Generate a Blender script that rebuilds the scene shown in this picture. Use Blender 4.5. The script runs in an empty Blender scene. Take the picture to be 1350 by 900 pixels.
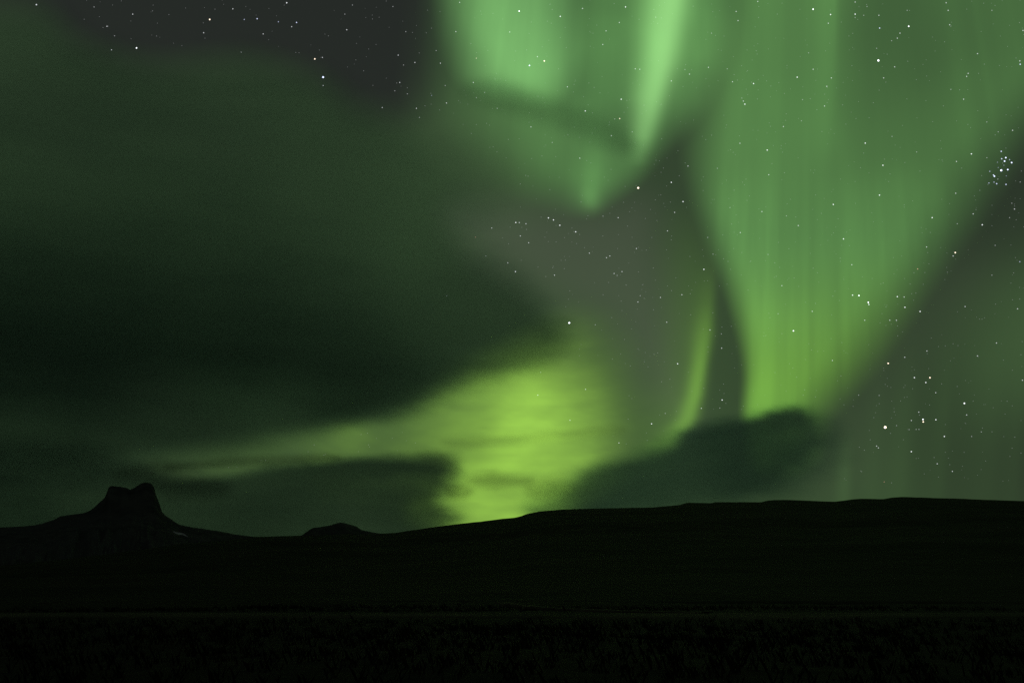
import bpy, math, random
import numpy as np
from mathutils import Vector

# ---------------------------------------------------------------- camera, sky, exposure
C = bpy.context.scene
FOC, PITCH, EYE = 1370.0, math.radians(12.95), 1.65     # focal length in chart pixels, tilt of the camera, eye height
cam_data = bpy.data.cameras.new("camera")
cam_data.sensor_width = 36.0
cam_data.lens = 36.0 * FOC / 1350.0
cam_data.clip_start = 0.1
cam_data.clip_end = 400000.0
cam = bpy.data.objects.new("camera", cam_data)
C.collection.objects.link(cam)
cam.location = (0, 0, EYE)
cam.rotation_euler = (math.pi / 2 + PITCH, 0, 0)
C.camera = cam

def lin1(c):
    c /= 255.0
    return c / 12.92 if c <= 0.04045 else ((c + 0.055) / 1.055) ** 2.4

world = bpy.data.worlds.new("World")
C.world = world
world.use_nodes = True
wn, wl = world.node_tree.nodes, world.node_tree.links
wbg = wn["Background"]
tc = wn.new("ShaderNodeTexCoord")
sx = wn.new("ShaderNodeSeparateXYZ")
wl.new(tc.outputs["Generated"], sx.inputs[0])
rp = wn.new("ShaderNodeValToRGB")                       # night sky: faint airglow, greener towards the horizon
rp.color_ramp.interpolation = 'EASE'
e = rp.color_ramp.elements
e[0].position, e[0].color = 0.0, (lin1(41), lin1(51), lin1(38), 1)
e[1].position, e[1].color = 0.54, (lin1(38), lin1(42), lin1(39), 1)
wl.new(sx.outputs["Z"], rp.inputs[0])
wl.new(rp.outputs[0], wbg.inputs["Color"])
wbg.inputs["Strength"].default_value = 1.0

C.render.engine = 'CYCLES'
C.view_settings.view_transform = 'Standard'
C.view_settings.look = 'None'
C.view_settings.exposure = 0.0
C.view_settings.gamma = 1.0
C.view_settings.use_curve_mapping = False
cy = C.cycles
cy.use_denoising = False
cy.use_adaptive_sampling = False
cy.max_bounces = 6
cy.diffuse_bounces = 2
cy.volume_bounces = 1
cy.transparent_max_bounces = 96
cy.min_transparent_bounces = 96
cy.sample_clamp_indirect = 2.0

col = C.collection
rnd = random.Random(7)

def tag(o, label=None, cat=None, group=None, kind=None):
    if label: o["label"] = label
    if cat: o["category"] = cat
    if group: o["group"] = group
    if kind: o["kind"] = kind
    return o

def link_mesh(name, V, F, mat=None, parent=None, smooth=False):
    """V n x 3 array, F list of faces or an m x k index array: ONE mesh object."""
    me = bpy.data.meshes.new(name)
    V = np.asarray(V, np.float32)
    F = np.asarray(F, np.int32)
    k = F.shape[1]
    me.vertices.add(len(V)); me.vertices.foreach_set("co", V.ravel())
    me.loops.add(F.size); me.loops.foreach_set("vertex_index", F.ravel())
    me.polygons.add(len(F))
    me.polygons.foreach_set("loop_start", np.arange(0, F.size, k, dtype=np.int32))
    if smooth: me.polygons.foreach_set("use_smooth", np.ones(len(F), bool))
    me.update(calc_edges=True)
    me.validate()
    if mat: me.materials.append(mat)
    o = bpy.data.objects.new(name, me)
    col.objects.link(o)
    if parent: o.parent = parent
    return o

def bearing(px, py):
    """Unit direction of a chart position: azimuth and slope seen from the eye."""
    x = (np.asarray(px, float) - 675.0) / FOC
    y = (450.0 - np.asarray(py, float)) / FOC
    c, s = math.cos(PITCH), math.sin(PITCH)
    d = np.stack([x + 0 * y, c - y * s + 0 * x, s + y * c + 0 * x], -1)
    return d / np.linalg.norm(d, axis=-1, keepdims=True)

def at_range(px, py, R):
    """The point at horizontal range R on a bearing."""
    d = bearing(px, py)
    h = np.hypot(d[..., 0], d[..., 1])[..., None]
    return d / h * (R[..., None] if np.ndim(R) else R) + np.array([0, 0, EYE])

# ---------------------------------------------------------------- sky survey
# Where the curtains and the clouds stand, written down as bearings in a 1350 x 900 chart of the
# sky (x to the right, y down).  Every body becomes closed geometry with a thickness of its own.
def lin(c):
    c = np.asarray(c, float) / 255.0
    return np.where(c <= 0.04045, c / 12.92, ((c + 0.055) / 1.055) ** 2.4)

def sm(a, b, x):
    t = np.clip((x - a) / (b - a), 0, 1)
    return t * t * (3 - 2 * t)

def _hash(i, j, seed):
    h = np.sin(i * 127.1 + j * 311.7 + seed * 74.7) * 43758.5453
    return h - np.floor(h)

def vnoise(x, y, seed=0):
    xi, yi = np.floor(x), np.floor(y)
    fx, fy = x - xi, y - yi
    fx = fx * fx * fx * (fx * (fx * 6 - 15) + 10)
    fy = fy * fy * fy * (fy * (fy * 6 - 15) + 10)
    a, b = _hash(xi, yi, seed), _hash(xi + 1, yi, seed)
    c, d = _hash(xi, yi + 1, seed), _hash(xi + 1, yi + 1, seed)
    return (a * (1 - fx) + b * fx) * (1 - fy) + (c * (1 - fx) + d * fx) * fy

def fbm(x, y, seed=0, octv=4):
    s, a, t = 0, 1.0, 0
    for k in range(octv):
        s = s + a * vnoise(x * 2 ** k, y * 2 ** k, seed + 13 * k)
        t += a
        a *= 0.5
    return s / t - 0.5                       # about -0.5 .. 0.5

def spline(pts, closed=True, n=8):
    p = np.array(pts, float)
    m = len(p)
    out = []
    rng = range(m if closed else m - 1)
    for i in rng:
        if closed:
            a, b, c, d = p[(i - 1) % m], p[i], p[(i + 1) % m], p[(i + 2) % m]
        else:
            a, b, c, d = p[max(i - 1, 0)], p[i], p[i + 1], p[min(i + 2, m - 1)]
        for k in range(n):
            t = k / n
            out.append(0.5 * (2 * b + (c - a) * t + (2 * a - 5 * b + 4 * c - d) * t * t + (3 * b - a - 3 * c + d) * t ** 3))
    if not closed:
        out.append(p[-1])
    return np.array(out)

def soft_region(X, Y, pts, bias=0.5):
    """1 inside the outline, 0 outside; every outline point (x, y, w) has its own softness w (a full fade takes 2 w)."""
    q = spline(pts)
    q[:, 2] = np.maximum(q[:, 2], 3)
    ax, ay, aw = q[:, 0], q[:, 1], q[:, 2]
    bx, by = np.roll(ax, -1), np.roll(ay, -1)
    sh = X.shape
    x, y = X.ravel(), Y.ravel()
    best = np.full(x.shape, 1e18)
    ins = np.zeros(x.shape, bool)
    sw = np.zeros(x.shape)
    swt = np.zeros(x.shape)
    for i in range(len(ax)):
        dx, dy = bx[i] - ax[i], by[i] - ay[i]
        L = dx * dx + dy * dy + 1e-9
        t = np.clip(((x - ax[i]) * dx + (y - ay[i]) * dy) / L, 0, 1)
        d2 = (x - ax[i] - t * dx) ** 2 + (y - ay[i] - t * dy) ** 2
        best = np.minimum(best, d2)
        wt = np.sqrt(L) / (d2 + 30.0) ** 1.5
        sw += wt * aw[i]
        swt += wt
        cr = (ay[i] > y) != (by[i] > y)
        ins ^= cr & (x < ax[i] + (y - ay[i]) / (by[i] - ay[i] + 1e-12) * dx)
    d = np.sqrt(best) * np.where(ins, 1, -1)
    w = sw / swt
    return sm(-1.0, 1.0, d / w + (0.5 - bias) * 2).reshape(sh)

def chart(X, Y, pts, sig):
    """A smooth surface through readings (x, y, value)."""
    num = den = 0
    for p in pts:
        s = sig if len(p) < 4 else p[3]
        k = np.exp(-((X - p[0]) ** 2 + (Y - p[1]) ** 2) / (2 * s * s)) + 1e-9 / (1 + ((X - p[0]) ** 2 + (Y - p[1]) ** 2) / (s * s))
        num = num + k * p[2]
        den = den + k
    return num / den

def ray(X, Y, pts):
    """A ray of the curtain along (x, y, left width, right width, strength)."""
    q = np.array(sorted(pts, key=lambda p: p[1]), float)
    g = lambda k: np.interp(Y, q[:, 1], q[:, k])
    c, wl, wr, s = g(0), g(2), g(3), g(4)
    d = X - c
    w = np.where(d < 0, wl, wr)
    return s * np.exp(-0.5 * (d / w) ** 2)

def streaks(X, Y, apex, n, seed, a):
    """Fine rays that run towards the magnetic zenith at apex."""
    u = (X - apex[0]) / (Y - apex[1])
    return 1 + a * fbm(u * n, 0 * u + 0.5, seed, 3) * 2

def aurora_fields(X, Y):
    """{kind: thickness}: how much light each body sends along a sight line (green, linear)."""
    f = {}
    cl = cloud_fields(X, Y)
    veil = cl['big_cloud'] + cl['low_cloud'] + cl['right_cloud']     # glows are thinned behind these clouds, so cloud shade is put into their shape
    # pale broad patch at the top and the bright ray to its right
    patch = soft_region(X, Y, [(606, -460, 60), (606, -120, 52), (611, 0, 54), (622, 70, 54), (642, 108, 32), (690, 120, 24), (724, 120, 32), (746, 80, 36), (742, 0, 40), (742, -120, 32), (744, -460, 60)])
    patch = patch * chart(X, Y, [(640, -60, .27), (700, -60, .20), (650, 60, .33), (700, 80, .28), (640, 20, .29), (725, 30, .19), (690, 110, .25)], 38)
    f['pale_patch'] = patch * streaks(X, Y, (860, -1600), 70, 3, .16) * (1 + .18 * fbm(X / 60, Y / 75, 61, 3))
    rb = ray(X, Y, [(900, -120, 27, 20, .42), (884, 0, 22, 16, .41), (872, 85, 19, 14, .41), (860, 130, 17, 13, .36), (848, 180, 11, 10, .22), (843, 205, 8, 8, .06), (842, 222, 8, 8, 0)])
    f['bright_ray'] = np.maximum(rb, 0)
    lobe = soft_region(X, Y, [(594, -460, 60), (594, -120, 62), (598, 60, 66), (622, 150, 75), (680, 218, 60), (738, 256, 38), (778, 277, 13), (804, 258, 22), (838, 230, 22), (862, 200, 24), (905, 155, 28), (930, 110, 30), (952, 40, 30), (965, -120, 32), (975, -460, 60)])
    lobe = lobe * chart(X, Y, [(600, 130, .07), (640, 150, .09), (650, 200, .07), (700, 60, .13), (690, 175, .13), (745, 20, .12), (745, 120, .14), (790, 40, .19), (810, 110, .19), (840, 40, .24), (800, 175, .15), (740, 200, .14), (750, 245, .11), (780, 225, .17, 14), (778, 262, .16, 10), (820, 215, .14), (905, 40, .28), (935, 30, .19), (905, 110, .19), (870, 165, .13), (850, 200, .12)], 30)
    lobe = lobe + ray(X, Y, [(790, 150, 12, 12, .0), (787, 190, 14, 12, .025), (781, 235, 11, 10, .055), (778, 258, 9, 8, .06), (777, 276, 6, 6, 0)])
    f['left_curtain'] = lobe * streaks(X, Y, (860, -1600), 75, 9, .17) * (1 + .25 * fbm(X / 70, Y / 60, 63, 3))
    # the broad curtain on the right
    cur = soft_region(X, Y, [(985, -460, 60), (972, -120, 40), (966, 0, 42), (948, 90, 44), (926, 190, 42), (930, 250, 34), (945, 310, 29), (966, 370, 25), (982, 430, 22), (989, 490, 16), (984, 560, 14), (1000, 620, 20),
                             (1058, 600, 34), (1074, 540, 42), (1114, 490, 48), (1162, 425, 52), (1206, 360, 52), (1248, 295, 56), (1294, 225, 62), (1350, 150, 50), (1440, 40, 60), (1500, -120, 60), (1640, -460, 80)])
    ci = chart(X, Y, [(1000, -60, .21), (1090, -60, .20), (1250, -60, .12), (1400, -60, .13), (995, 20, .205), (1050, 20, .17), (1090, 30, .20), (1125, 40, .09), (1150, 20, .08), (1190, 60, .095), (1250, 30, .11), (1340, 20, .12),
                      (960, 200, .15), (1000, 170, .21), (1055, 180, .20), (1090, 110, .20), (1125, 110, .10), (1180, 110, .10), (1205, 155, .125), (1300, 120, .125), (1130, 200, .14), (1250, 200, .14),
                      (960, 290, .20), (1010, 290, .23), (1060, 280, .19), (1130, 280, .19), (1200, 280, .18), (1000, 360, .26), (1050, 350, .215), (1110, 350, .23), (1165, 350, .23), (1200, 350, .18),
                      (1000, 450, .34), (1030, 440, .27), (1080, 440, .25), (1130, 430, .21), (1010, 515, .40, 22), (1040, 500, .29), (1075, 510, .20), (1010, 570, .30), (1060, 560, .18)], 34)
    cur = cur * ci * streaks(X, Y, (1070, -1400), 62, 21, .10) * (1 + (.22 * sm(150, 330, Y)) * fbm((X - 1070) / (Y + 1400) * 210, Y / 260, 67, 3)) * (1 + .15 * fbm(X / 110, Y / 140, 65, 3))
    cur = cur + ray(X, Y, [(1106, -120, 18, 4, .065), (1099, 0, 18, 4, .065), (1093, 140, 18, 7, .045), (1088, 230, 16, 14, .0)])
    low = sm(290, 520, Y)
    f['broad_curtain'] = cur * (1 - low)
    f['broad_curtain_foot'] = cur * low * (1 - .92 * sm(.1, 1.0, veil))
    # the thin curved ray
    d = ray(X, Y, [(938, 300, 14, 9, .0), (937, 350, 12, 7, .015), (934, 400, 11, 6, .06), (930, 440, 11, 7, .14), (924, 480, 9, 6, .19), (917, 520, 9, 7, .21), (908, 550, 10, 8, .18), (895, 574, 15, 10, .12), (878, 590, 22, 14, .10), (860, 610, 20, 14, .05), (850, 640, 20, 14, 0)])
    d = d + ray(X, Y, [(905, 250, 30, 16, .0), (908, 330, 28, 16, .018), (910, 400, 26, 16, .035), (905, 500, 26, 16, .05), (890, 570, 28, 16, .065), (870, 640, 24, 16, .0)])
    f['thin_ray'] = np.maximum(d, 0) * (1 - .9 * sm(.1, 1.0, veil))
    # lime glow low over the ridge
    glow = soft_region(X, Y, [(180, 585, 40), (300, 560, 34), (420, 545, 22), (500, 520, 30), (600, 490, 30), (690, 455, 34), (745, 425, 36), (794, 430, 54), (832, 490, 66), (840, 560, 66), (806, 620, 46), (760, 660, 28), (720, 720, 24), (600, 740, 24), (560, 690, 24), (420, 650, 30), (250, 640, 35)])
    gi = chart(X, Y, [(220, 600, .015), (300, 585, .028), (350, 590, .042), (400, 584, .018), (430, 572, .06), (456, 562, .15, 12), (470, 576, .13, 14), (440, 592, .085), (505, 570, .05), (520, 558, .035), (545, 545, .10), (590, 535, .18), (550, 592, .13), (580, 570, .17), (620, 572, .30), (600, 556, .22), (640, 515, .31),
                      (690, 485, .36), (700, 545, .52), (680, 580, .50), (735, 560, .48), (768, 600, .33), (750, 500, .22), (778, 575, .24), (755, 450, .085), (790, 450, .03), (800, 500, .085), (805, 545, .10), (835, 560, .05), (840, 500, .03), (805, 600, .15), (640, 610, .38), (700, 620, .40), (640, 660, .41), (700, 665, .36), (600, 690, .26), (772, 545, .30), (480, 640, .05), (350, 640, .03)], 26)
    rip = 1 + .11 * fbm(X / 110 + 3, (Y + .0011 * (X - 690) ** 2) / 7, 41, 3) * 2 + .42 * fbm(X / 48, (Y + .12 * X) / 17, 43, 4)
    f['lime_glow'] = glow * gi * rip * (1 - .9 * sm(.1, 1.5, veil))
    # faint wide glows; behind the big cloud an added glow tints it green
    df = soft_region(X, Y, [(-700, -60, 60), (-300, -20, 50), (-140, -5, 50), (-40, 5, 45), (50, 18, 38), (105, 58, 34), (200, 86, 36), (320, 80, 36), (410, 102, 36), (470, 140, 36), (535, 150, 44), (560, 90, 55), (570, -40, 55), (640, -60, 50), (760, 150, 40), (850, 170, 40), (900, 60, 40), (960, 40, 40), (1000, 200, 40), (1130, 160, 60), (1300, 110, 60), (1500, 100, 60), (2000, 100, 60), (2000, 790, 40), (600, 800, 40), (-700, 800, 40)])
    di = chart(X, Y, [(-100, 20, .055), (0, 40, .05), (100, 110, .05), (300, 120, .05), (450, 170, .06), (0, 300, .06), (200, 300, .06), (400, 300, .06), (550, 230, .075), (600, 210, .08), (0, 600, .045), (150, 640, .04), (250, 680, .04), (400, 500, .06), (400, 680, .04),
                      (640, 240, .06), (640, 205, .06, 40), (600, 165, .06), (562, 90, .022), (520, 60, .006), (700, 310, .038), (760, 340, .040), (860, 250, .03), (880, 120, .035), (960, 60, .035), (840, 330, .046), (680, 420, .06), (770, 400, .05), (850, 450, .055), (960, 460, .035), (850, 560, .06), (900, 640, .04), (1040, 640, .03),
                      (1115, 640, .052), (1180, 640, .04), (1140, 560, .03), (1250, 480, .034), (1300, 270, .012), (1335, 160, .010), (1200, 200, .005), (1100, 300, .005), (1330, 430, .075), (1330, 470, .076), (1200, 520, .03), (1340, 560, .009), (1280, 620, .013), (1340, 640, .016), (1240, 420, .016), (1260, 340, .010), (1150, 480, .018), (700, 700, .04), (1300, 740, .03)], 60)
    di = di + ray(X, Y, [(1118, 560, 9, 7, .0), (1114, 620, 8, 6, .022), (1112, 700, 8, 6, .02)])
    for rx, rw, ra in ((1150, 12, .008), (1186, 16, .012), (1238, 10, .007), (1300, 22, .010), (1335, 12, .008)):
        di = di + ray(X, Y, [(rx + 14, 430, rw, rw * .6, 0), (rx + 6, 540, rw, rw * .6, ra), (rx, 640, rw, rw * .6, ra * .9), (rx - 4, 720, rw, rw * .6, ra * .5)])
    f['diffuse_glow'] = df * np.maximum(di, 0)
    f['ruddy_glow'] = .020 * soft_region(X, Y, [(600, 280, 50), (700, 275, 50), (790, 275, 50), (850, 270, 50), (870, 330, 50), (890, 420, 50), (900, 500, 50), (900, 550, 50), (860, 520, 60), (800, 430, 50), (740, 400, 50), (640, 340, 50)])
    f['ruddy_glow'] += .004 * soft_region(X, Y, [(1250, 340, 60), (1300, 370, 60), (1200, 500, 60), (1150, 640, 60), (1060, 650, 50), (1090, 560, 40), (1140, 470, 40)])
    return f

AURORA = {  # colour of the light, height band
    'pale_patch': (.40, 1, .30), 'bright_ray': (.47, 1, .33), 'left_curtain': (.36, 1, .25), 'broad_curtain': (.37, 1, .24), 'broad_curtain_foot': (.41, 1, .10),
    'thin_ray': (.44, 1, .09), 'lime_glow': (.53, 1, .09), 'diffuse_glow': (.43, 1, .27), 'ruddy_glow': (1, .62, .88)}

def cloud_fields(X, Y):
    """{kind: optical depth}"""
    f = {}
    wx = X + 26 * fbm(X / 120, Y / 45, 5) + 8 * fbm(X / 30, Y / 12, 7)
    wy = Y + 16 * fbm(X / 130, Y / 50, 15) + 4 * fbm(X / 30, Y / 12, 17)
    big = soft_region(wx, wy, [(-700, -60, 60), (-300, -20, 50), (-140, -5, 45), (-40, 5, 40), (50, 18, 36), (105, 58, 32), (200, 86, 34), (320, 80, 34), (410, 102, 34), (480, 146, 36), (560, 185, 44), (630, 225, 60), (640, 275, 60), (606, 314, 40), (652, 346, 32), (698, 382, 30), (732, 424, 32), (742, 453, 28), (718, 480, 22), (660, 498, 23), (600, 512, 28), (540, 534, 28), (470, 550, 22), (400, 570, 26), (300, 592, 34), (150, 612, 34), (0, 620, 35), (-180, 630, 35), (-700, 640, 40)])
    bt = chart(wx, wy, [(-120, 30, .5), (20, 50, .55), (100, 110, .85), (200, 120, .9), (300, 110, .75), (400, 140, .7), (500, 200, .6), (590, 230, .5), (640, 260, .35), (0, 200, 1.0), (150, 200, 1.05), (300, 200, .9), (430, 220, .72), (520, 280, .66), (0, 300, 1.4), (150, 300, 1.35), (300, 300, 1.25), (450, 300, 1.0), (560, 330, .62),
                        (0, 400, 2.2), (150, 400, 2.1), (300, 400, 1.85), (450, 400, 1.5), (560, 400, 1.05), (620, 375, .56), (690, 425, .44), (712, 452, .88), (660, 470, 1.2), (0, 500, 2.7), (150, 500, 2.65), (300, 500, 2.6), (430, 500, 2.2), (520, 500, 1.9), (600, 480, 1.45), (620, 430, .80), (-150, 450, 2.2), (0, 560, 1.5), (0, 600, .85), (200, 565, 1.3), (200, 600, .7), (300, 590, .5), (330, 550, 1.5), (390, 575, .5), (480, 530, 1.9)], 55)
    f['big_cloud'] = big * bt * (1 + .24 * fbm(wx / 210, (wy - .10 * wx) / 34, 45, 4) + .25 * fbm(wx / 330, wy / 120, 47, 2))
    lx = X + 22 * fbm(X / 90, Y / 26, 25) + 10 * fbm(X / 24, Y / 9, 27)
    ly = Y + 10 * fbm(X / 90, Y / 30, 35) + 4 * fbm(X / 22, Y / 9, 37)
    mid = soft_region(lx, ly, [(-700, 610, 40), (-190, 600, 40), (0, 596, 40), (120, 600, 30), (170, 612, 20), (230, 632, 10), (310, 627, 10), (360, 617, 10), (420, 609, 8), (480, 603, 9), (540, 606, 12), (582, 605, 17), (600, 618, 26), (594, 640, 28), (586, 664, 28), (600, 690, 22), (560, 720, 20), (300, 740, 20), (-190, 750, 26), (-700, 760, 26)])  # the stretch at the far left is added to darken the low sky
    mt = chart(lx, ly, [(-150, 640, 1.7), (0, 640, 1.6), (120, 650, 1.3), (180, 640, .95), (230, 640, 1.2), (300, 640, 1.15), (400, 640, 1.3), (480, 630, 1.3), (560, 625, 1.45), (580, 622, 1.25), (540, 660, 1.1), (590, 670, .9), (400, 680, 1.1), (250, 680, 1.1), (480, 690, .7), (590, 700, .5), (0, 690, 1.7), (120, 690, 1.3)], 40)
    f['low_cloud'] = mid * mt * (1 + .35 * fbm(lx / 110, ly / 22, 49, 4))
    rt = soft_region(lx, ly, [(690, 668, 20), (745, 638, 20), (800, 611, 20), (870, 590, 18), (925, 564, 15), (985, 552, 12), (1026, 542, 11), (1056, 540, 13), (1084, 564, 34), (1096, 590, 50), (1058, 630, 38), (990, 655, 18), (900, 672, 14), (800, 680, 14), (720, 684, 14)])
    rtt = chart(lx, ly, [(720, 665, .6), (780, 645, .95), (850, 620, 1.0), (930, 600, 1.05), (1000, 580, 1.15), (1035, 562, 1.15), (1000, 620, .9), (900, 650, .55), (820, 660, .7), (1072, 580, .62)], 36)
    f['right_cloud'] = rt * rtt * (1 + .35 * fbm(lx / 80, (ly + .25 * lx) / 26, 51, 4))
    sx, sy = X + 10 * fbm(X / 40, Y / 20, 55), Y + 5 * fbm(X / 60, Y / 20, 57)
    f['streak_high'] = .25 * soft_region(sx, sy + .0, [(610, 118, 14), (650, 108, 12), (700, 124, 12), (760, 142, 13), (815, 166, 14), (845, 192, 12), (822, 202, 14), (760, 178, 14), (700, 158, 14), (640, 138, 16)])
    f['streak_low'] = .20 * soft_region(sx, sy, [(590, 579, 8), (660, 575, 7), (730, 569, 7), (810, 562, 8), (815, 570, 8), (730, 579, 7), (660, 586, 7), (600, 589, 8)], .45)
    f['streak_left'] = .55 * soft_region(sx, sy, [(225, 613, 7), (300, 605, 6), (380, 602, 6), (440, 601, 6), (440, 608, 6), (380, 611, 6), (300, 615, 6), (230, 620, 7)], .45)
    f['wisp_a'] = .46 * soft_region(sx, sy, [(618, 633, 9), (645, 624, 8), (668, 629, 9), (700, 633, 9), (660, 642, 8), (635, 642, 8)], .45)
    f['wisp_b'] = .36 * soft_region(sx, sy, [(694, 640, 11), (730, 632, 11), (756, 645, 11), (720, 657, 11), (698, 652, 10)], .45)
    f['wisp_c'] = .42 * soft_region(sx, sy, [(590, 646, 6), (610, 640, 6), (622, 648, 6), (612, 656, 6), (594, 656, 6)], .45)
    f['cap_cloud'] = .55 * soft_region(lx, ly, [(150, 628, 12), (180, 610, 12), (215, 606, 12), (250, 622, 14), (300, 640, 14), (280, 652, 14), (230, 655, 14), (190, 640, 12)])
    return f

CLOUD_TINT = {'big_cloud': (1.10, 1.0, .90), 'low_cloud': (1.10, 1.0, .9), 'right_cloud': (1.22, 1.0, .82), 'streak_high': (1.1, 1, 1), 'cap_cloud': (1, 1, 1)}

def base_sky(X, Y):
    t = sm(760, -50, Y)[..., None]
    return lin((42, 52, 39)) * (1 - t) + lin((39, 42, 42)) * t
# ---------------------------------------------------------------- materials
def mat_new(name):
    m = bpy.data.materials.new(name)
    m.use_nodes = True
    nt = m.node_tree
    for n in list(nt.nodes):
        nt.nodes.remove(n)
    return m, nt.nodes, nt.links, nt.nodes.new("ShaderNodeOutputMaterial")

def ground_mat(name, c1, c2, scale, c3=None, rough=0.95, bump=0.5, dist=0.2):
    """Mottled natural ground: two tones mixed by noise, a third in patches, with a bumpy surface."""
    m, N, L, out = mat_new(name)
    b = N.new("ShaderNodeBsdfPrincipled")
    b.inputs["Roughness"].default_value = rough
    b.inputs["Specular IOR Level"].default_value = 0.1
    t = N.new("ShaderNodeTexCoord")
    n1 = N.new("ShaderNodeTexNoise"); n1.inputs["Scale"].default_value = scale; n1.inputs["Detail"].default_value = 8
    n2 = N.new("ShaderNodeTexNoise"); n2.inputs["Scale"].default_value = scale * 0.13; n2.inputs["Detail"].default_value = 5
    L.new(t.outputs["Object"], n1.inputs["Vector"]); L.new(t.outputs["Object"], n2.inputs["Vector"])
    r1 = N.new("ShaderNodeValToRGB")
    r1.color_ramp.elements[0].position, r1.color_ramp.elements[0].color = .35, (*c1, 1)
    r1.color_ramp.elements[1].position, r1.color_ramp.elements[1].color = .65, (*c2, 1)
    L.new(n1.outputs["Fac"], r1.inputs[0])
    r2 = N.new("ShaderNodeValToRGB")
    r2.color_ramp.elements[0].position, r2.color_ramp.elements[1].position = .48, .62
    L.new(n2.outputs["Fac"], r2.inputs[0])
    mx = N.new("ShaderNodeMixRGB"); mx.inputs[2].default_value = (*(c3 or c2), 1)
    L.new(r2.outputs[0], mx.inputs[0]); L.new(r1.outputs[0], mx.inputs[1])
    L.new(mx.outputs[0], b.inputs["Base Color"])
    bp = N.new("ShaderNodeBump"); bp.inputs["Strength"].default_value = bump; bp.inputs["Distance"].default_value = dist
    L.new(n1.outputs["Fac"], bp.inputs["Height"]); L.new(bp.outputs[0], b.inputs["Normal"])
    L.new(b.outputs[0], out.inputs["Surface"])
    return m

M_heath = ground_mat("heath", (.007, .007, .004), (.020, .018, .010), 1.6, (.012, .012, .007), dist=.12)
M_moor = ground_mat("moor_slope", (.005, .006, .004), (.022, .020, .012), .045, (.009, .010, .006), dist=2.0)
M_gravel = ground_mat("gravel", (.045, .042, .028), (.085, .078, .052), 1.2, (.030, .028, .018), dist=.03)
M_rock = ground_mat("hazed_rock", (.05, .06, .055), (.10, .11, .10), .012, (.085, .095, .09), dist=12.0)  # paler than the moor: distance haze is put into the rock colour
M_snow = ground_mat("old_snow", (.42, .45, .47), (.60, .62, .64), .05, dist=1.0)
M_grass = ground_mat("dry_grass", (.009, .009, .005), (.024, .022, .012), 2.0)

E_SCALE = 12000.0       # metres of glowing air for a brightness of 1
SCATTER = 0.14         # share of the light a cloud throws back instead of swallowing
A_SCALE = 420.0        # metres of cloud for an optical depth of 1

def glow_mat(name, c, airy=False):
    """Glowing upper air: the whole volume gives off the same light, so thick places look bright and thin edges fade."""
    m, N, L, out = mat_new(name)
    v = N.new("ShaderNodeEmission")
    v.inputs["Color"].default_value = (*c, 1)
    v.inputs["Strength"].default_value = 1.0 / E_SCALE
    L.new(v.outputs[0], out.inputs["Volume"])
    if not airy:
        t = N.new("ShaderNodeBsdfTransparent")
        s = N.new("ShaderNodeEmission"); s.inputs["Color"].default_value = (*c, 1); s.inputs["Strength"].default_value = 0.0002
        a = N.new("ShaderNodeAddShader")
        L.new(t.outputs[0], a.inputs[0]); L.new(s.outputs[0], a.inputs[1]); L.new(a.outputs[0], out.inputs["Surface"])
    return m

def cloud_mat(name, tint):
    """Night cloud: even droplets all through, dense enough to hide what is behind its thick parts."""
    m, N, L, out = mat_new(name)
    ab = N.new("ShaderNodeVolumeAbsorption")
    k = max(tint)
    ab.inputs["Density"].default_value = (1 - SCATTER) * k / A_SCALE
    sc = N.new("ShaderNodeVolumeScatter"); sc.inputs["Density"].default_value = SCATTER * k / A_SCALE; sc.inputs["Color"].default_value = (1, 1, 1, 1)
    ad = N.new("ShaderNodeAddShader"); L.new(ab.outputs[0], ad.inputs[0]); L.new(sc.outputs[0], ad.inputs[1])
    ab.inputs["Color"].default_value = (*[1 - t / k for t in tint], 1)
    L.new(ad.outputs[0], out.inputs["Volume"])
    t = N.new("ShaderNodeBsdfTransparent")
    d = N.new("ShaderNodeBsdfDiffuse"); d.inputs["Color"].default_value = (.8, .8, .8, 1)
    x = N.new("ShaderNodeMixShader"); x.inputs[0].default_value = .006
    L.new(t.outputs[0], x.inputs[1]); L.new(d.outputs[0], x.inputs[2]); L.new(x.outputs[0], out.inputs["Surface"])
    return m

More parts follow.
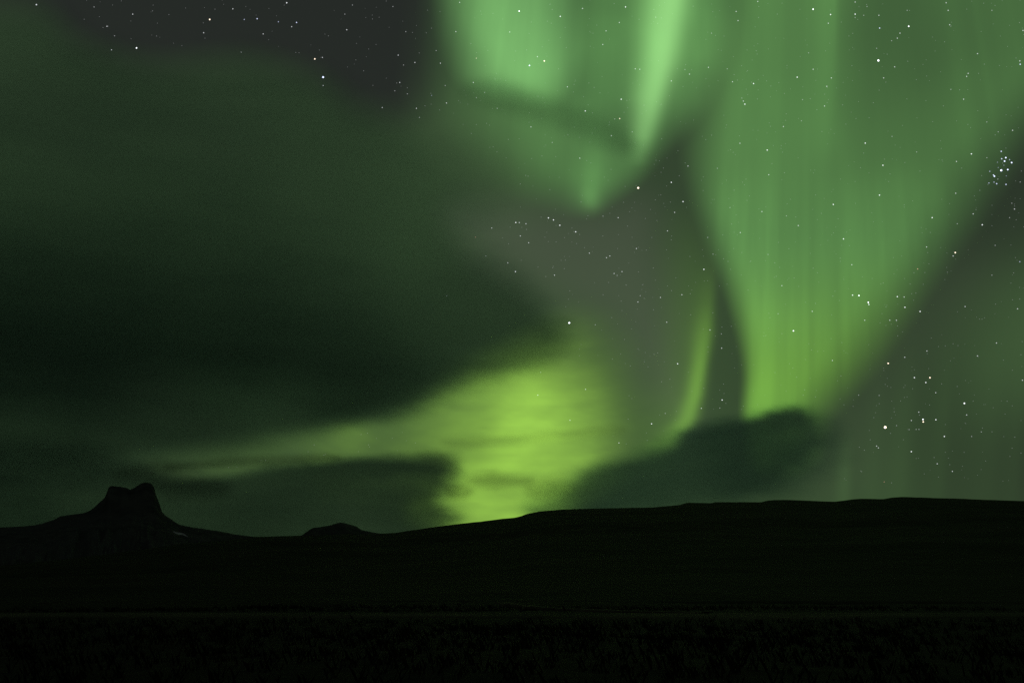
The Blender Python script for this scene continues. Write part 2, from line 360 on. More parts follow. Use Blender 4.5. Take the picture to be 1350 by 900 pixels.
# ---------------------------------------------------------------- bodies of air
def sky_body(name, mat, X, Y, F, R, scale, parent=None, eps=0.004, thin=0.0008):
    """Closed body at horizontal range R(X, Y): F is how much air a sight line crosses, so the front and the back
    face stand F * scale apart, measured along the horizontal; where F is nothing the two faces meet."""
    t = np.maximum(F - eps, 0.0)
    t[0, :] = t[-1, :] = 0; t[:, 0] = t[:, -1] = 0
    t = np.where(t > 0, t + thin, 0)                    # a body never thins out to less than this before it ends
    rows, cols = np.nonzero(t > 0)
    if len(rows) == 0: return None
    r0, r1, c0, c1 = max(rows.min() - 1, 0), rows.max() + 2, max(cols.min() - 1, 0), cols.max() + 2
    t, X, Y = t[r0:r1, c0:c1], X[r0:r1, c0:c1], Y[r0:r1, c0:c1]
    d = bearing(X, Y)
    h = np.hypot(d[..., 0], d[..., 1])
    Rm = R(X, Y) if callable(R) else np.full(X.shape, float(R))
    half = t * scale * h / 2
    Pf = d / h[..., None] * (Rm - half)[..., None]
    Pb = d / h[..., None] * (Rm + half)[..., None]
    n, m = t.shape
    idx = np.arange(n * m).reshape(n, m)
    on = (t > 0).ravel()
    back = idx.ravel().copy()
    back[on] = n * m + np.arange(on.sum())
    V = np.concatenate([Pf.reshape(-1, 3), Pb.reshape(-1, 3)[on]]) + np.array([0, 0, EYE])
    a, b, c, e = idx[:-1, :-1].ravel(), idx[:-1, 1:].ravel(), idx[1:, 1:].ravel(), idx[1:, :-1].ravel()
    T = np.concatenate([np.stack([a, b, c], 1), np.stack([a, c, e], 1)])
    T = T[on[T].any(1)]
    F2 = np.concatenate([T[:, ::-1], back[T]])
    used = np.zeros(len(V), bool); used[F2] = True
    remap = np.cumsum(used) - 1
    return link_mesh(name, V[used], remap[F2], mat, parent)

STEP = 4.0
gx, gy = np.meshgrid(np.concatenate([np.arange(-620, -60, 10.0), np.arange(-60, 1412, STEP), np.arange(1412, 1960, 10.0)]),
                     np.concatenate([np.arange(-440, -40, 10.0), np.arange(-40, 764, STEP)]))
AU = aurora_fields(gx, gy)
CL = cloud_fields(gx, gy)
thin_out = sm(-610, -190, gx) * (1 - sm(1540, 1940, gx)) * sm(-430, -130, gy)        # everything thins out well beyond the view
AU = {k: v * thin_out for k, v in AU.items()}
CL = {k: v * thin_out for k, v in CL.items()}
fold = lambda a, p: (lambda X, Y: a + 900 * np.sin(X / 95.0 + p) + 500 * np.sin(X / 41.0 + 2 * p))     # curtains hang in gentle folds

GL = {k: glow_mat(k, AURORA[k], airy=k in ('diffuse_glow', 'ruddy_glow')) for k in AURORA}
tag(sky_body("airglow", GL['diffuse_glow'], gx, gy, AU['diffuse_glow'], 98000, E_SCALE, eps=.001, thin=.0004), kind="stuff")  # sky glow, with an added part behind the big cloud
tag(sky_body("airglow", GL['ruddy_glow'], gx, gy, AU['ruddy_glow'], 94000, E_SCALE, eps=.0005, thin=.0003), kind="stuff")
G_AUR = "northern lights"
tag(sky_body("aurora_curtain", GL['left_curtain'], gx, gy, AU['left_curtain'], fold(88000, 1.0), E_SCALE),
    "pale green aurora curtain ending in a pointed hem above the big dark cloud", "aurora", G_AUR)
tag(sky_body("aurora_patch", GL['pale_patch'], gx, gy, AU['pale_patch'], 82000, E_SCALE),
    "broad milky green aurora patch beside the dark starry gap, with a blunt lower end", "aurora", G_AUR)
tag(sky_body("aurora_ray", GL['bright_ray'], gx, gy, AU['bright_ray'], 78000, E_SCALE),
    "brightest pale green aurora beam, narrowing downwards to a point", "aurora", G_AUR)
big = tag(sky_body("aurora_curtain", GL['broad_curtain'], gx, gy, AU['broad_curtain'], fold(74000, 0.3), E_SCALE),
    "widest green aurora curtain, tapering down to the cloud on the ridge", "aurora", G_AUR)
tag(sky_body("curtain_foot", GL['broad_curtain_foot'], gx, gy, AU['broad_curtain_foot'], fold(70000, 0.3), E_SCALE, parent=big),
    "yellow green lower end of the widest curtain")
tag(sky_body("aurora_ray", GL['thin_ray'], gx, gy, AU['thin_ray'], 66000, E_SCALE),
    "thin curved lime green aurora streak between the bright glow and the widest curtain", "aurora", G_AUR)
tag(sky_body("aurora_glow", GL['lime_glow'], gx, gy, AU['lime_glow'], 62000, E_SCALE),
    "glowing yellow green aurora low in the gap between the dark clouds", "aurora", G_AUR)

G_CL = "dark night clouds"
CT = {k: cloud_mat(k, CLOUD_TINT.get(k, (1, 1, 1))) for k in CL}
tag(sky_body("cloud", CT['right_cloud'], gx, gy, CL['right_cloud'], 11500, A_SCALE, thin=.005),
    "dark teal cloud bank resting on the ridge below the widest curtain", "cloud", G_CL)
tag(sky_body("cloud", CT['low_cloud'], gx, gy, CL['low_cloud'], 10400, A_SCALE, thin=.005),
    "low flat grey green cloud bank behind the flat topped mountain", "cloud", G_CL)
tag(sky_body("cloud", CT['big_cloud'], gx, gy, CL['big_cloud'], 8200, A_SCALE, thin=.005),
    "huge lens shaped dark cloud filling the sky above the flat topped mountain", "cloud", G_CL)
tag(sky_body("cloud", CT['cap_cloud'], gx, gy, CL['cap_cloud'], 9600, A_SCALE, thin=.005),
    "small dim cap of cloud around the summit of the flat topped mountain", "cloud", G_CL)
tag(sky_body("cloud", CT['streak_high'], gx, gy, CL['streak_high'], 12400, A_SCALE, thin=.005),
    "slanting thin cloud streak crossing below the milky aurora patch", "cloud", G_CL)
fx, fy = np.meshgrid(np.arange(560, 850, 2.0), np.arange(540, 680, 2.0))
CF = cloud_fields(fx, fy)
tag(sky_body("cloud", CT['streak_low'], fx, fy, CF['streak_low'], 12600, A_SCALE, thin=.005),
    "long hair thin cloud line across the yellow green glow", "cloud", G_CL)
tag(sky_body("cloud", CT['streak_left'], gx, gy, CL['streak_left'], 12800, A_SCALE, thin=.005),
    "narrow dark cloud line above the flat grey green cloud bank", "cloud", G_CL)
tag(sky_body("cloud", CT['wisp_a'], fx, fy, CF['wisp_a'], 12000, A_SCALE, thin=.005),
    "small flat cloud wisp in the middle of the lower yellow green glow", "cloud", G_CL)
tag(sky_body("cloud", CT['wisp_b'], fx, fy, CF['wisp_b'], 12200, A_SCALE, thin=.005),
    "faint cloud wisp between the yellow green glow and the teal cloud bank", "cloud", G_CL)
tag(sky_body("cloud", CT['wisp_c'], fx, fy, CF['wisp_c'], 12300, A_SCALE, thin=.005),
    "tiny cloud wisp torn off the end of the low flat cloud bank", "cloud", G_CL)

# ---------------------------------------------------------------- land
def eye_z(px, py, R):
    return at_range(np.asarray(px, float), np.asarray(py, float), R)

# skyline of the near ridge: chart readings and how far away the crest stands
RIDGE = np.array([(-700, 790), (-420, 778), (-250, 768), (-100, 753), (0, 745), (60, 739), (133, 731), (200, 722), (240, 716), (300, 711.5), (332, 707.5), (370, 706.3), (400, 705.6), (440, 704.2), (500, 703), (520, 702),
                  (540, 699), (575, 694), (615, 689), (635, 687), (660, 683.6), (678, 682), (687, 680), (695, 677), (712, 673.6), (745, 671), (800, 669.6), (860, 668.5), (880, 666.6), (896, 665.2), (902, 663.3), (906, 662.2),
                  (912, 662.3), (938, 662.8), (943, 661.4), (960, 661.5), (1003, 661.6), (1012, 659.4), (1020, 658.8), (1040, 658.5), (1060, 659.3), (1085, 660.5), (1100, 661), (1112, 659.6), (1122, 658), (1135, 657), (1165, 657.5), (1176, 655.4),
                  (1190, 654.6), (1230, 656), (1270, 657), (1300, 658.5), (1350, 660), (1450, 664), (1650, 676), (2000, 700), (2600, 740)], float)
px = np.concatenate([np.linspace(-700, 0, 60), np.linspace(2, 1350, 640), np.linspace(1356, 2600, 70)])
py = np.interp(px, RIDGE[:, 0], RIDGE[:, 1]) + .5 * fbm(px / 8.0, px * 0 + 3.3, 71, 4)
Rc = np.interp(px, [-700, 0, 330, 500, 700, 1000, 1350, 2600], [300, 380, 520, 600, 680, 780, 820, 700])
crest = eye_z(px, py, Rc)
foot_R = np.interp(px, [-700, 0, 700, 1350, 2600], [95, 90, 84, 88, 95]) + 16 * fbm(px / 90.0, px * 0, 85, 4)
T = np.concatenate([np.linspace(0, 1, 70) ** 1.5, [1.02, 1.06, 1.14, 1.3]])
V = np.zeros((len(T), len(px), 3))
az = np.stack([crest[:, 0], crest[:, 1]], 1) / Rc[:, None]
for i, t in enumerate(T):
    r = foot_R + (Rc - foot_R) * t
    z = crest[:, 2] * (t ** 1.18) if t <= 1 else crest[:, 2] * (1 - 1.3 * (t - 1))
    if 0 < t < 1:
        z = z + (1 - t) * t * 4 * (5.0 * fbm(az[:, 0] * r / 90, az[:, 1] * r / 70, 81) + 1.2 * fbm(az[:, 0] * r / 14, az[:, 1] * r / 11, 83))
    z = z - (0.25 if t == 0 else 0)
    V[i] = np.stack([az[:, 0] * r, az[:, 1] * r, z], 1)
n, m = len(T), len(px)
idx = np.arange(n * m).reshape(n, m)
Q = np.stack([idx[:-1, :-1].ravel(), idx[:-1, 1:].ravel(), idx[1:, 1:].ravel(), idx[1:, :-1].ravel()], 1)
tag(link_mesh("hill", V.reshape(-1, 3), Q, M_moor, smooth=True), kind="structure")

# the plain: one sheet, finely rolling near the eye, out to the horizon
rr = np.concatenate([[0.02], np.linspace(0, 12, 9)[1:], np.linspace(12, 110, 150)[1:], np.geomspace(110, 30000, 40)[1:]])
aa = np.concatenate([np.radians(np.linspace(-34, 34, 260)), np.radians(np.linspace(36, 324, 73))])
A, Rg = np.meshgrid(aa, rr)
gxw, gyw = Rg * np.sin(A), Rg * np.cos(A)
def ground_z(x, y):
    r = np.hypot(x, y)
    k = np.exp(-r / 900.0) * sm(3, 16, r)
    z = k * (.34 * fbm(x / 7, y / 7, 91) + .12 * fbm(x / 1.3, y / 1.3, 93) + .5 * fbm(x / 31, y / 23, 95))
    road = np.exp(-((y - 50.5 - .02 * x) / 8.6) ** 4)
    return z * (1 - road) + .05 * road
gz = ground_z(gxw, gyw)
Vg = np.stack([gxw, gyw, gz], -1).reshape(-1, 3)
n, m = len(rr), len(aa)
idx = np.arange(n * m).reshape(n, m)
nxt = np.roll(idx, -1, 1)
Q = np.stack([idx[:-1].ravel(), nxt[:-1].ravel(), nxt[1:].ravel(), idx[1:].ravel()], 1)
go = link_mesh("ground", Vg, np.concatenate([Q, ]), M_heath, smooth=True)
tag(go, kind="structure")

# gravel road across the plain and the track that leaves it
def strip(name, pts, mat, lift):
    q = spline([(x, y, w) for x, y, w in pts], closed=False, n=14)
    d = np.gradient(q[:, :2], axis=0); d /= np.linalg.norm(d, axis=1)[:, None]
    nrm = np.stack([-d[:, 1], d[:, 0]], 1)
    cross = np.array([-1, -.82, -.4, 0, .4, .82, 1])
    camber = np.array([-.16, .02, .05, .06, .05, .02, -.16])
    V = []
    for i, (x, y, w) in enumerate(q):
        for c, h in zip(cross, camber):
            jitter = 1 + (.22 * fbm(np.array([i * .6]), np.array([c * 3.0]), 99)[0] if abs(c) > .9 else 0)
            V.append((x + nrm[i, 0] * w * c * jitter, y + nrm[i, 1] * w * c * jitter, lift + h))
    k = len(cross)
    idx = np.arange(len(q) * k).reshape(len(q), k)
    Q = np.stack([idx[:-1, :-1].ravel(), idx[1:, :-1].ravel(), idx[1:, 1:].ravel(), idx[:-1, 1:].ravel()], 1)
    return link_mesh(name, V, Q[:, ::-1], mat, smooth=True)
tag(strip("road", [(-140, 50.5, 6.6), (-70, 49.5, 6.4), (-27, 50.0, 5.4), (-12, 50.6, 3.5), (0, 50.4, 3.3), (12, 50.0, 4.8), (28, 51.0, 4.0), (70, 52.0, 4.0), (140, 53.5, 4.4)], M_gravel, .06), kind="structure")
tag(strip("path", [(9.5, 52.6, .8), (5.5, 56.5, .9), (2.4, 62.0, .9), (0.6, 70.0, .8), (-.6, 78.0, .8)], M_gravel, .10), kind="structure")

# mountains: a skyline of their own, with depth behind and in front of it
def mountain(name, sky, R, base_px, depth, steep, seed, u_step=1.5):
    sky = np.array(sky, float); base = np.array(base_px, float)
    px = np.arange(sky[0, 0], sky[-1, 0] + .1, u_step)
    top = eye_z(px, np.interp(px, sky[:, 0], sky[:, 1]) + .3 * fbm(px / 5.0, px * 0, seed, 3), R)
    low = eye_z(px, np.interp(px, base[:, 0], base[:, 1]), R)
    zt, zb = np.maximum(top[:, 2], 0), np.maximum(np.minimum(low[:, 2], top[:, 2]), 0)
    v = np.concatenate([-np.geomspace(1, 1 / 40, 26), [0], np.geomspace(1 / 40, 1, 22)]) * depth
    ax = top[:, :2] / np.hypot(top[:, 0], top[:, 1])[:, None]
    V = np.zeros((len(v), len(px), 3))
    for i, d in enumerate(v):
        ad = abs(d) * (1 + .5 * fbm(px / 14.0, px * 0 + d / (depth * .3), seed + 3))
        cone = np.clip(1 - ad / depth, 0, 1) ** 1.5
        wall = 1 - sm(steep * .35, steep * 1.5, ad)
        z = zb * cone + (zt - zb) * wall + (0 if d == 0 else 1) * zt * .10 * fbm(px / 7.0 + d / 300, px / 60 + d / (depth * .05), seed + 5) * (1 - cone ** 3)
        z = np.where(abs(d) >= depth * .999, -30, z)
        V[i] = np.stack([ax[:, 0] * (R + d), ax[:, 1] * (R + d), z], 1)
    n, m = len(v), len(px)
    idx = np.arange(n * m).reshape(n, m)
    Q = np.stack([idx[:-1, :-1].ravel(), idx[:-1, 1:].ravel(), idx[1:, 1:].ravel(), idx[1:, :-1].ravel()], 1)
    o = link_mesh(name, V.reshape(-1, 3), Q, M_rock, smooth=True)
    return tag(o, kind="structure")

BUTTE = [(-620, 765), (-420, 745), (-250, 722), (-120, 706), (-40, 697), (0, 694.8), (20, 694), (45, 692), (55, 690), (70, 685), (80, 680), (95, 678), (110, 676), (118, 673), (125, 668), (132, 661), (138, 656), (141, 648), (143.5, 642), (147, 640), (154, 641),
         (160, 641.5), (168, 643), (171, 645.5), (174, 644), (178, 642), (186, 637), (192, 635.5), (199, 637), (203, 641), (205, 650), (208, 658), (211, 666), (214, 675), (218, 679), (227, 685), (236, 691), (250, 694), (270, 697), (290, 700), (310, 704), (330, 706.5), (380, 712), (470, 730), (560, 765)]
BASE = [(-620, 765), (-120, 706), (20, 694), (70, 685), (95, 678), (118, 673), (132, 668), (150, 664), (170, 664), (190, 665), (208, 672), (218, 679), (236, 691), (290, 700), (330, 706.5), (470, 730), (560, 765)]
mountain("mountain", BUTTE, 6000, BASE, 2300, 210, 201)
KNOLL = [(300, 765), (350, 720), (385, 708.5), (398, 705), (405, 700), (412, 695.5), (424, 694), (436, 692), (443, 689.5), (449, 688.2), (458, 690), (470, 693.5), (476, 698), (490, 701), (505, 703.5), (540, 712), (640, 765)]
mountain("mountain", KNOLL, 7400, [(300, 765), (398, 706), (449, 693), (505, 704), (640, 765)], 1300, 260, 231)

# old snow lying in a gully of the mountain's flank
u = np.linspace(0, 1, 26)
sc = np.stack([228 + 20 * u, 699.8 + 7.2 * u + .8 * np.sin(u * 7)], 1)
sw = (1.5 * np.sin(np.pi * u) ** .6 + .5 * fbm(u * 9, u * 0, 251)) * (1 - .35 * u) + .12
rows = []
dg = bpy.context.evaluated_depsgraph_get()
for s in np.linspace(-1, 1, 7):
    rows.append(np.stack([sc[:, 0] - .25 * sw * s, sc[:, 1] + sw * s], 1))
rows = np.array(rows)
hit = np.zeros(rows.shape[:2] + (3,))
for i in range(rows.shape[0]):
    for j in range(rows.shape[1]):
        d = Vector(bearing(rows[i, j, 0], rows[i, j, 1]).tolist())
        o0 = Vector((0, 0, EYE)); got = None
        for _ in range(40):
            ok, loc, nr, fi, ob, mw = C.ray_cast(dg, o0, d)
            if not ok: break
            if ob.name.startswith("mountain"):
                got = loc - d * 6.0; break
            o0 = loc + d * .5
        hit[i, j] = got if got is not None else Vector((0, 0, EYE)) + d * 5600
n, m = rows.shape[:2]
back = hit + np.array([0, 6.0, -1.5])
idx = np.arange(n * m).reshape(n, m)
Q = np.stack([idx[:-1, :-1].ravel(), idx[1:, :-1].ravel(), idx[1:, 1:].ravel(), idx[:-1, 1:].ravel()], 1)
rim = np.concatenate([idx[0, :-1], idx[:-1, -1], idx[-1, :0:-1], idx[:0:-1, 0]])
rq = np.stack([rim, np.roll(rim, -1), np.roll(rim, -1) + n * m, rim + n * m], 1)
tag(link_mesh("snow_patch", np.concatenate([hit.reshape(-1, 3), back.reshape(-1, 3)]), np.concatenate([Q, Q[:, ::-1] + n * m, rq]), M_snow, smooth=True),
    "pale sliver of old snow on the flank of the flat topped mountain", "snow patch")

# rough grass of the plain
V, Fc = [], []
r2 = random.Random(5)
for _ in range(5200):
    a = math.radians(r2.uniform(-32, 32)); r = 9 + 62 * r2.random() ** .8
    x, y = r * math.sin(a), r * math.cos(a)
    if abs(y - 50.5 - .02 * x) < 7.0: continue
    z = float(ground_z(np.array([x]), np.array([y]))[0]) - .02
    s = r2.uniform(.5, 1.3)
    for _b in range(6):
        t = r2.uniform(0, 6.28); ln = s * r2.uniform(.10, .26); w = .008 + .012 * r2.random()
        bx, by = x + r2.gauss(0, .09), y + r2.gauss(0, .09)
        lx, ly = math.cos(t) * ln * .6, math.sin(t) * ln * .6
        k = len(V)
        V += [(bx - w, by, z), (bx + w, by, z), (bx + lx * .5 + w * .6, by + ly * .5, z + ln * .7), (bx + lx, by + ly, z + ln)]
        Fc.append((k, k + 1, k + 2, k + 3))
tag(link_mesh("grass", V, Fc, M_grass), kind="stuff")

# ---------------------------------------------------------------- stars
STAR_R = 52000.0
def ico(r):
    p = (1 + 5 ** .5) / 2
    v = np.array([(-1, p, 0), (1, p, 0), (-1, -p, 0), (1, -p, 0), (0, -1, p), (0, 1, p), (0, -1, -p), (0, 1, -p), (p, 0, -1), (p, 0, 1), (-p, 0, -1), (-p, 0, 1)], float)
    v = v / np.linalg.norm(v[0]) * r
    f = [(0, 11, 5), (0, 5, 1), (0, 1, 7), (0, 7, 10), (0, 10, 11), (1, 5, 9), (5, 11, 4), (11, 10, 2), (10, 7, 6), (7, 1, 8), (3, 9, 4), (3, 4, 2), (3, 2, 6), (3, 6, 8), (3, 8, 9), (4, 9, 5), (2, 4, 11), (6, 2, 10), (8, 6, 7), (9, 8, 1)]
    return v, np.array(f)
SIZE = [1.6, 1.2, .92, .78, .68, .60]          # disc radius in chart pixels
GLOW = [1.8, 1.35, .92, .50, .28, .16]
HUE = {'w': (.94, .97, 1), 'b': (.66, .72, 1), 'y': (1, .80, .62), 'r': (1, .50, .38)}
star_mesh = {}
def star_data(mag, hue):
    if (mag, hue) not in star_mesh:
        m, N, L, out = mat_new("starlight")
        em = N.new("ShaderNodeEmission"); em.inputs["Color"].default_value = (*HUE[hue], 1); em.inputs["Strength"].default_value = GLOW[mag]
        tr = N.new("ShaderNodeBsdfTransparent"); ad = N.new("ShaderNodeAddShader")      # a star shines through the glowing air in front of it
        L.new(tr.outputs[0], ad.inputs[0]); L.new(em.outputs[0], ad.inputs[1]); L.new(ad.outputs[0], out.inputs["Surface"])
        v, f = ico(SIZE[mag] / FOC * STAR_R)
        me = bpy.data.meshes.new("star")
        me.from_pydata(v.tolist(), [], f.tolist()); me.update()
        me.materials.append(m)
        star_mesh[(mag, hue)] = me
    return star_mesh[(mag, hue)]

STARS = """48 6.5 3 w|175 19 4 w|180 63.5 2 w|147 66 4 w|276.5 26 2 y|307 12 4 w|322 26 4 b|268.5 43.5 4 w|141 35 4 w|151 47.5 5 w|124 9.5 5 w|318 69 5 w|378 4 3 w|339 25 3 b|391 30 3 b|384.5 35.5 4 w|367 29 4 b|347 45 4 w|415 78 2 y|425 76 4 w|426 102 1 b|426 113 4 w|457 39.5 4 w|454.6 19 5 w|464.6 7 5 w|518 9 5 w|525 73 4 w|547 82.6 4 w|532 86 5 w|580.6 83.6 4 w|527 109 4 w|520.5 120 5 w|537 124 5 w|504 142 4 w|549 143 4 w|553 155 5 w|588.6 136 4 w|587 113 5 w|569 126 5 b|601 42 4 w|606 3.5 4 w|628 77 4 y|624 109 4 w|628 129 5 w|639 122 5 w|655.5 143 5 w|672 42.5 4 w|535 42 5 w|575 67 5 w|684.5 15 2 w|738.6 22 3 w|717.6 80.6 2 y|698 86.6 2 b|708.5 75 4 w|824.7 9.5 3 w|816.5 30 4 w|799 41 4 w|794.7 59 4 w|843.5 91.6 4 w|837.5 91 4 w|819 131 3 w|817 156.5 3 y|810.5 157 5 w|771.6 146.5 3 w|748 114.7 4 w|806 179 4 w|833.5 174 5 w|700 167.5 4 w|764.4 208.6 4 w|728 188 5 w|768 11.5 4 w|885 107 4 w|909 98 4 w|903 92 5 w|934 89 4 w|958.7 91 5 w|965.7 108 4 w|993.5 110.4 3 w|980 133.5 4 w|982 137.5 3 w|978 129.5 5 w|973 27.5 4 w|970.5 15.5 4 w|999 2.3 4 w|975.5 189 4 w|1011.5 198 3 w|907 219 4 w|945.7 222 5 w|864.5 23 5 w|938 44 5 w|1072 12.5 2 w|1095 19.5 3 w|1092 31 4 w|1127.4 19 3 w|1127.4 3 4 w|1127.4 23.5 5 w|1143 9 5 w|1138.7 20.5 5 w|1158.7 20.5 4 w|1159.7 37.3 3 b|1198 35 2 w|1186.5 44 4 w|1183 50.6 4 w|1175.5 54 5 w|1155.7 64 5 w|1158 80 1 w|1179.5 88.4 4 w|1165 103 4 w|1051 102 3 w|1072 91.6 4 w|1066 70 5 w|1096 103 4 w|1090 114 4 w|1058 131.5 5 w|1087 140 4 w|1032.8 167 4 w|1056.6 159.5 5 w|1140.7 188.8 3 w|1164 218 3 w|1247.4 4 4 w|1250 14 4 w|1252 33 4 w|1196 14 5 w|1288.7 71 4 w|1276.4 97 4 w|1274.4 101 4 w|1270.4 131 4 w|1253.6 118 5 w|1348.7 40.5 4 w|1345 85 3 b|1344.5 80.6 4 w|1335 172 4 w|1316 174 5 w|1280.7 203 3 w|1261 213 4 w|1301 208 5 w|1176 180 5 w|1307.7 14 5 w|1208.5 200.5 5 w|1301 161 5 w|1320 199.7 3 b|1326 208 2 b|1320.6 209.4 3 b|1324.4 212.6 2 b|1331 210.6 4 b|1333.7 214.5 2 b|1320 224.7 1 b|1328.6 223.7 2 b|1311 232.4 2 b|1309.8 230.8 3 b|1304.9 226 4 b|1315.5 236.2 5 w|1310.5 240.2 4 b|1303.8 241.3 4 b|1314 242.3 3 b|1326.3 243.2 3 b|1326.6 232 5 b|1315 214 5 b|1316 221 5 b|1323.5 218 5 b|841.4 247.8 1 y|885 240.5 3 w|900.5 265.8 3 w|889.4 280 4 w|815 287 4 w|723 287.3 3 w|729.7 290 3 w|738 297 3 w|759 305.6 3 w|680 293.4 3 w|684.6 293.4 4 w|693.4 295 4 w|648.3 300.6 4 w|686 311 4 w|697 320 4 w|627 312.6 5 r|640.6 337.4 5 w|669.4 346.4 4 w|679.6 358 3 w|731 362.7 4 w|750.5 425.5 1 w|777 333.7 4 w|804 337.4 4 w|799.6 339.7 4 w|809.6 360.5 4 w|820 358 4 w|813.6 363 5 w|839 327.7 4 w|880 304.4 4 w|841 398 4 w|844 389.7 5 w|870.7 392 4 w|899 388.5 4 w|879 424.6 4 w|784.8 428 5 w|928 355 3 w|933 313 5 w|795 285 5 w|589 390 5 w|1013.5 230.5 4 w|1004.5 279 4 w|976 306.6 4 w|962.4 273.6 5 w|1098.6 269.6 3 w|1052.6 297.4 4 w|1036.8 284.6 5 w|1112 315 3 w|1159.5 257.3 3 w|1123 349 4 w|1012.5 335.4 5 w|940 335 5 w|1030.8 376.5 4 w|1025.8 413.5 5 w|1070.8 410.3 4 w|1046 436 2 w|1124 389 3 w|1132.4 389.5 2 w|1144.7 398.5 2 w|1145.5 401.3 3 w|1140 422 4 w|936 434.8 4 w|951 440 5 w|1260 254.8 4 w|1229 287 3 w|1283 282 4 w|1295 296.4 3 w|1337.5 275.6 4 w|1331 287 5 w|1259.4 333 2 y|1256.6 337.4 4 w|1209.8 354.5 4 r|1221.6 325.6 4 w|1183 391 3 w|1192 391.5 4 w|1193 405 3 w|1213 410.5 3 w|1173 422 4 w|1181.8 422 4 w|1272.4 404 4 w|1341.5 407 4 w|1344.5 345 4 b|1312 323.4 5 w|1307.7 362.7 5 w|1262 295 5 w|1334 268 5 w|1345 240 5 w|1097.4 475 4 w|1171 478.8 2 y|1192.8 470.8 4 w|1222 462.5 4 w|1205.5 497.6 3 w|1226 497.6 2 y|1220.6 504 3 w|1233.6 517.4 4 w|1271.4 531.4 2 w|1274.4 546.7 4 w|1211.3 543 4 w|1216.8 552.6 2 w|1217.2 555.8 2 y|1201.5 554 4 w|1233.8 553 3 w|1167 563 0 y|1182 560.7 5 w|1207.8 565.7 5 w|1211.5 565.7 5 w|1198.5 566 5 w|1245 575 3 w|1155.7 587.7 4 w|1158 590 4 w|1201.5 595 3 w|1235.6 611 4 w|1255.6 621 4 w|1281 575 5 w|1293.7 569 5 w|1313.7 452 4 w|1288.7 469 4 w|1159 521 5 w|1132 520.6 5 w|1348 501 4 w|1165.7 634.8 5 r|893.3 479.3 3 w|951.4 458.8 4 w|952 527 3 w|859 558.4 3 w|924.6 538 4 w|772 513 4 w|709 520.6 4 w|751.4 553.7 4 w|816 583.5 4 w|712.8 490.6 5 w|877 544.7 5 w|949 537.6 5 w"""
NAMED = {   # bright stars by chart position: (label, short name used to describe the small ones around it)
 (180, 63.5): ("single white star just above the upper rim of the huge dark cloud", "the white star on the cloud rim"),
 (276.5, 26): ("orange tinted star in the dark gap above the huge cloud", "the orange tinted star"),
 (415, 78): ("reddish star just above the brightest blue star over the huge cloud", "the reddish star"),
 (426, 102): ("brightest blue violet star at the edge of the huge dark cloud", "the blue violet star"),
 (684.5, 15): ("bright white star high in the milky aurora patch", "the top star of the milky patch"),
 (717.6, 80.6): ("yellowish star of the close pair low in the milky aurora patch", "the yellowish star of the pair"),
 (698, 86.6): ("bluish star of the close pair low in the milky aurora patch", "the bluish star of the pair"),
 (1072, 12.5): ("bright white star on the bright stripe at the top of the widest curtain", "the star on the bright stripe"),
 (1198, 35): ("bright white star at the upper end of a short slanting row of stars", "the star heading the slanting row"),
 (1158, 80): ("brightest white star in the upper part of the widest curtain", "the brightest star of the curtain"),
 (1326, 208): ("uppermost bright blue star of the tight star cluster", "the top cluster star"),
 (1324.4, 212.6): ("blue star just below the uppermost one of the tight cluster", "the second cluster star"),
 (1333.7, 214.5): ("blue star on the outer right corner of the tight cluster", "the corner cluster star"),
 (1320, 224.7): ("biggest and brightest blue star in the middle of the tight cluster", "the brightest cluster star"),
 (1328.6, 223.7): ("blue star right beside the biggest star of the tight cluster", "the cluster star beside the brightest"),
 (1311, 232.4): ("lowest bright blue star of the tight cluster, one of two touching", "the lowest bright cluster star"),
 (841.4, 247.8): ("bright cream star alone in the dark gap under the brightest beam", "the cream star under the beam"),
 (750.5, 425.5): ("bright white star beside the rounded nose of the huge cloud", "the star at the cloud nose"),
 (1046, 436): ("bright star in the yellow green lower end of the widest curtain", "the star in the curtain foot"),
 (1132.4, 389.5): ("upper star of the white trio low in the widest curtain", "the upper star of the trio"),
 (1144.7, 398.5): ("lower double star of the white trio low in the widest curtain", "the double star of the trio"),
 (1259.4, 333): ("yellowish star in the dark gap right under the widest curtain", "the yellowish star in the dark gap"),
 (1171, 478.8): ("cream star at the dark edge below the widest curtain", "the cream star by the curtain edge"),
 (1226, 497.6): ("cream star at the upper tip of the loose V of stars", "the tip of the loose V"),
 (1271.4, 531.4): ("white star alone at the edge of the faint green band", "the lone star by the faint band"),
 (1216.8, 552.6): ("upper one of two touching stars in the loose V", "the touching pair of the loose V"),
 (1217.2, 555.8): ("lower one of two touching stars in the loose V", "the lower touching star"),
 (1167, 563): ("largest star, orange white, low over the ridge beside the loose V", "the largest orange star"),
}
SIZEW = ['very bright', 'bright', 'clear', 'small', 'tiny', 'faint']
HUEW = {'w': 'white', 'b': 'bluish', 'y': 'yellowish', 'r': 'reddish'}
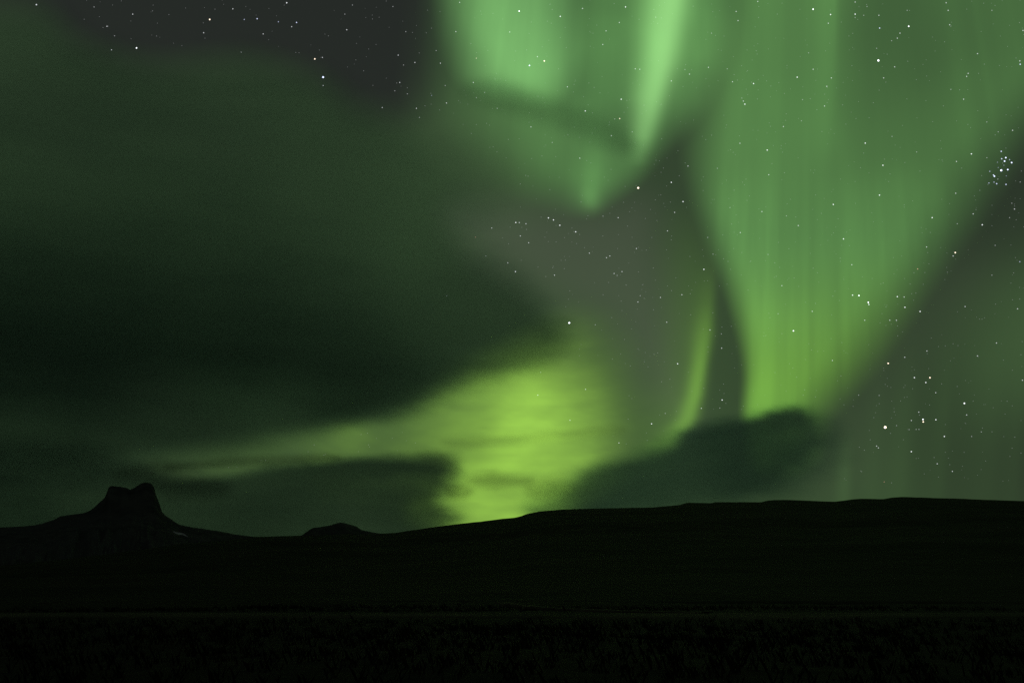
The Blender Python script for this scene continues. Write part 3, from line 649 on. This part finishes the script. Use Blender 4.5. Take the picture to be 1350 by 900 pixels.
def where(x, y, a):
    dx, dy = x - a[0], y - a[1]
    ang = math.degrees(math.atan2(-dy, dx)) % 360
    w = ['right of', 'above right of', 'above', 'above left of', 'left of', 'below left of', 'below', 'below right of'][int((ang + 22.5) // 45) % 8]
    dist = math.hypot(dx, dy)
    d = 'close' if dist < 9 else 'just' if dist < 22 else 'a little' if dist < 42 else 'some way' if dist < 70 else 'well' if dist < 105 else 'far'
    return d + ' ' + w
seen = {}
for row in STARS.split('|'):
    xs, ys, mg, hu = row.split()
    x, y, mg = float(xs), float(ys), int(mg)
    o = bpy.data.objects.new("star", star_data(mg, hu))
    col.objects.link(o)
    o.location = Vector((bearing(x, y) * STAR_R).tolist()) + Vector((0, 0, EYE))
    key = next((k for k in NAMED if abs(k[0] - x) < .3 and abs(k[1] - y) < .3), None)
    if key: lab = NAMED[key][0]
    else:
        near = min(NAMED, key=lambda k: math.hypot(k[0] - x, k[1] - y))
        lab = f"{SIZEW[mg]} {HUEW[hu]} star {where(x, y, near)} {NAMED[near][1]}"
    tag(o, lab, "star", "stars of the night sky")

# the countless faintest ones: one object
v0, f0 = ico(1.0)
V, Fc = [], []
r3 = random.Random(11)
clear_sky = []
cand = [(r3.uniform(-60, 1420), r3.uniform(-60, 650)) for _ in range(2600)]
cxy = np.array(cand)
cc = cloud_fields(cxy[:, 0], cxy[:, 1]) if False else None
ca = np.array([[c[0] for c in cand]]), np.array([[c[1] for c in cand]])
dens = cloud_fields(*ca); dens = (dens['big_cloud'] + dens['low_cloud'] + dens['right_cloud'] + .0)[0]
lit = aurora_fields(*ca); lit = lit['lime_glow'][0]
for (x, y), dn, lg in zip(cand, dens, lit):
    if dn > .06 or lg > .12 or y > 640: continue
    p = bearing(x, y) * (STAR_R + 1500) + np.array([0, 0, EYE])
    k = len(V) * 12
    V.append(v0 * (r3.uniform(.26, .50) / FOC * STAR_R) + p); Fc.append(f0 + k)
m, N, L, out = mat_new("faint_starlight")
em = N.new("ShaderNodeEmission"); em.inputs["Color"].default_value = (.95, .97, 1, 1); em.inputs["Strength"].default_value = .10
tr = N.new("ShaderNodeBsdfTransparent"); ad = N.new("ShaderNodeAddShader")
L.new(tr.outputs[0], ad.inputs[0]); L.new(em.outputs[0], ad.inputs[1]); L.new(ad.outputs[0], out.inputs["Surface"])
tag(link_mesh("faint_stars", np.concatenate(V), np.concatenate(Fc), m), kind="stuff")
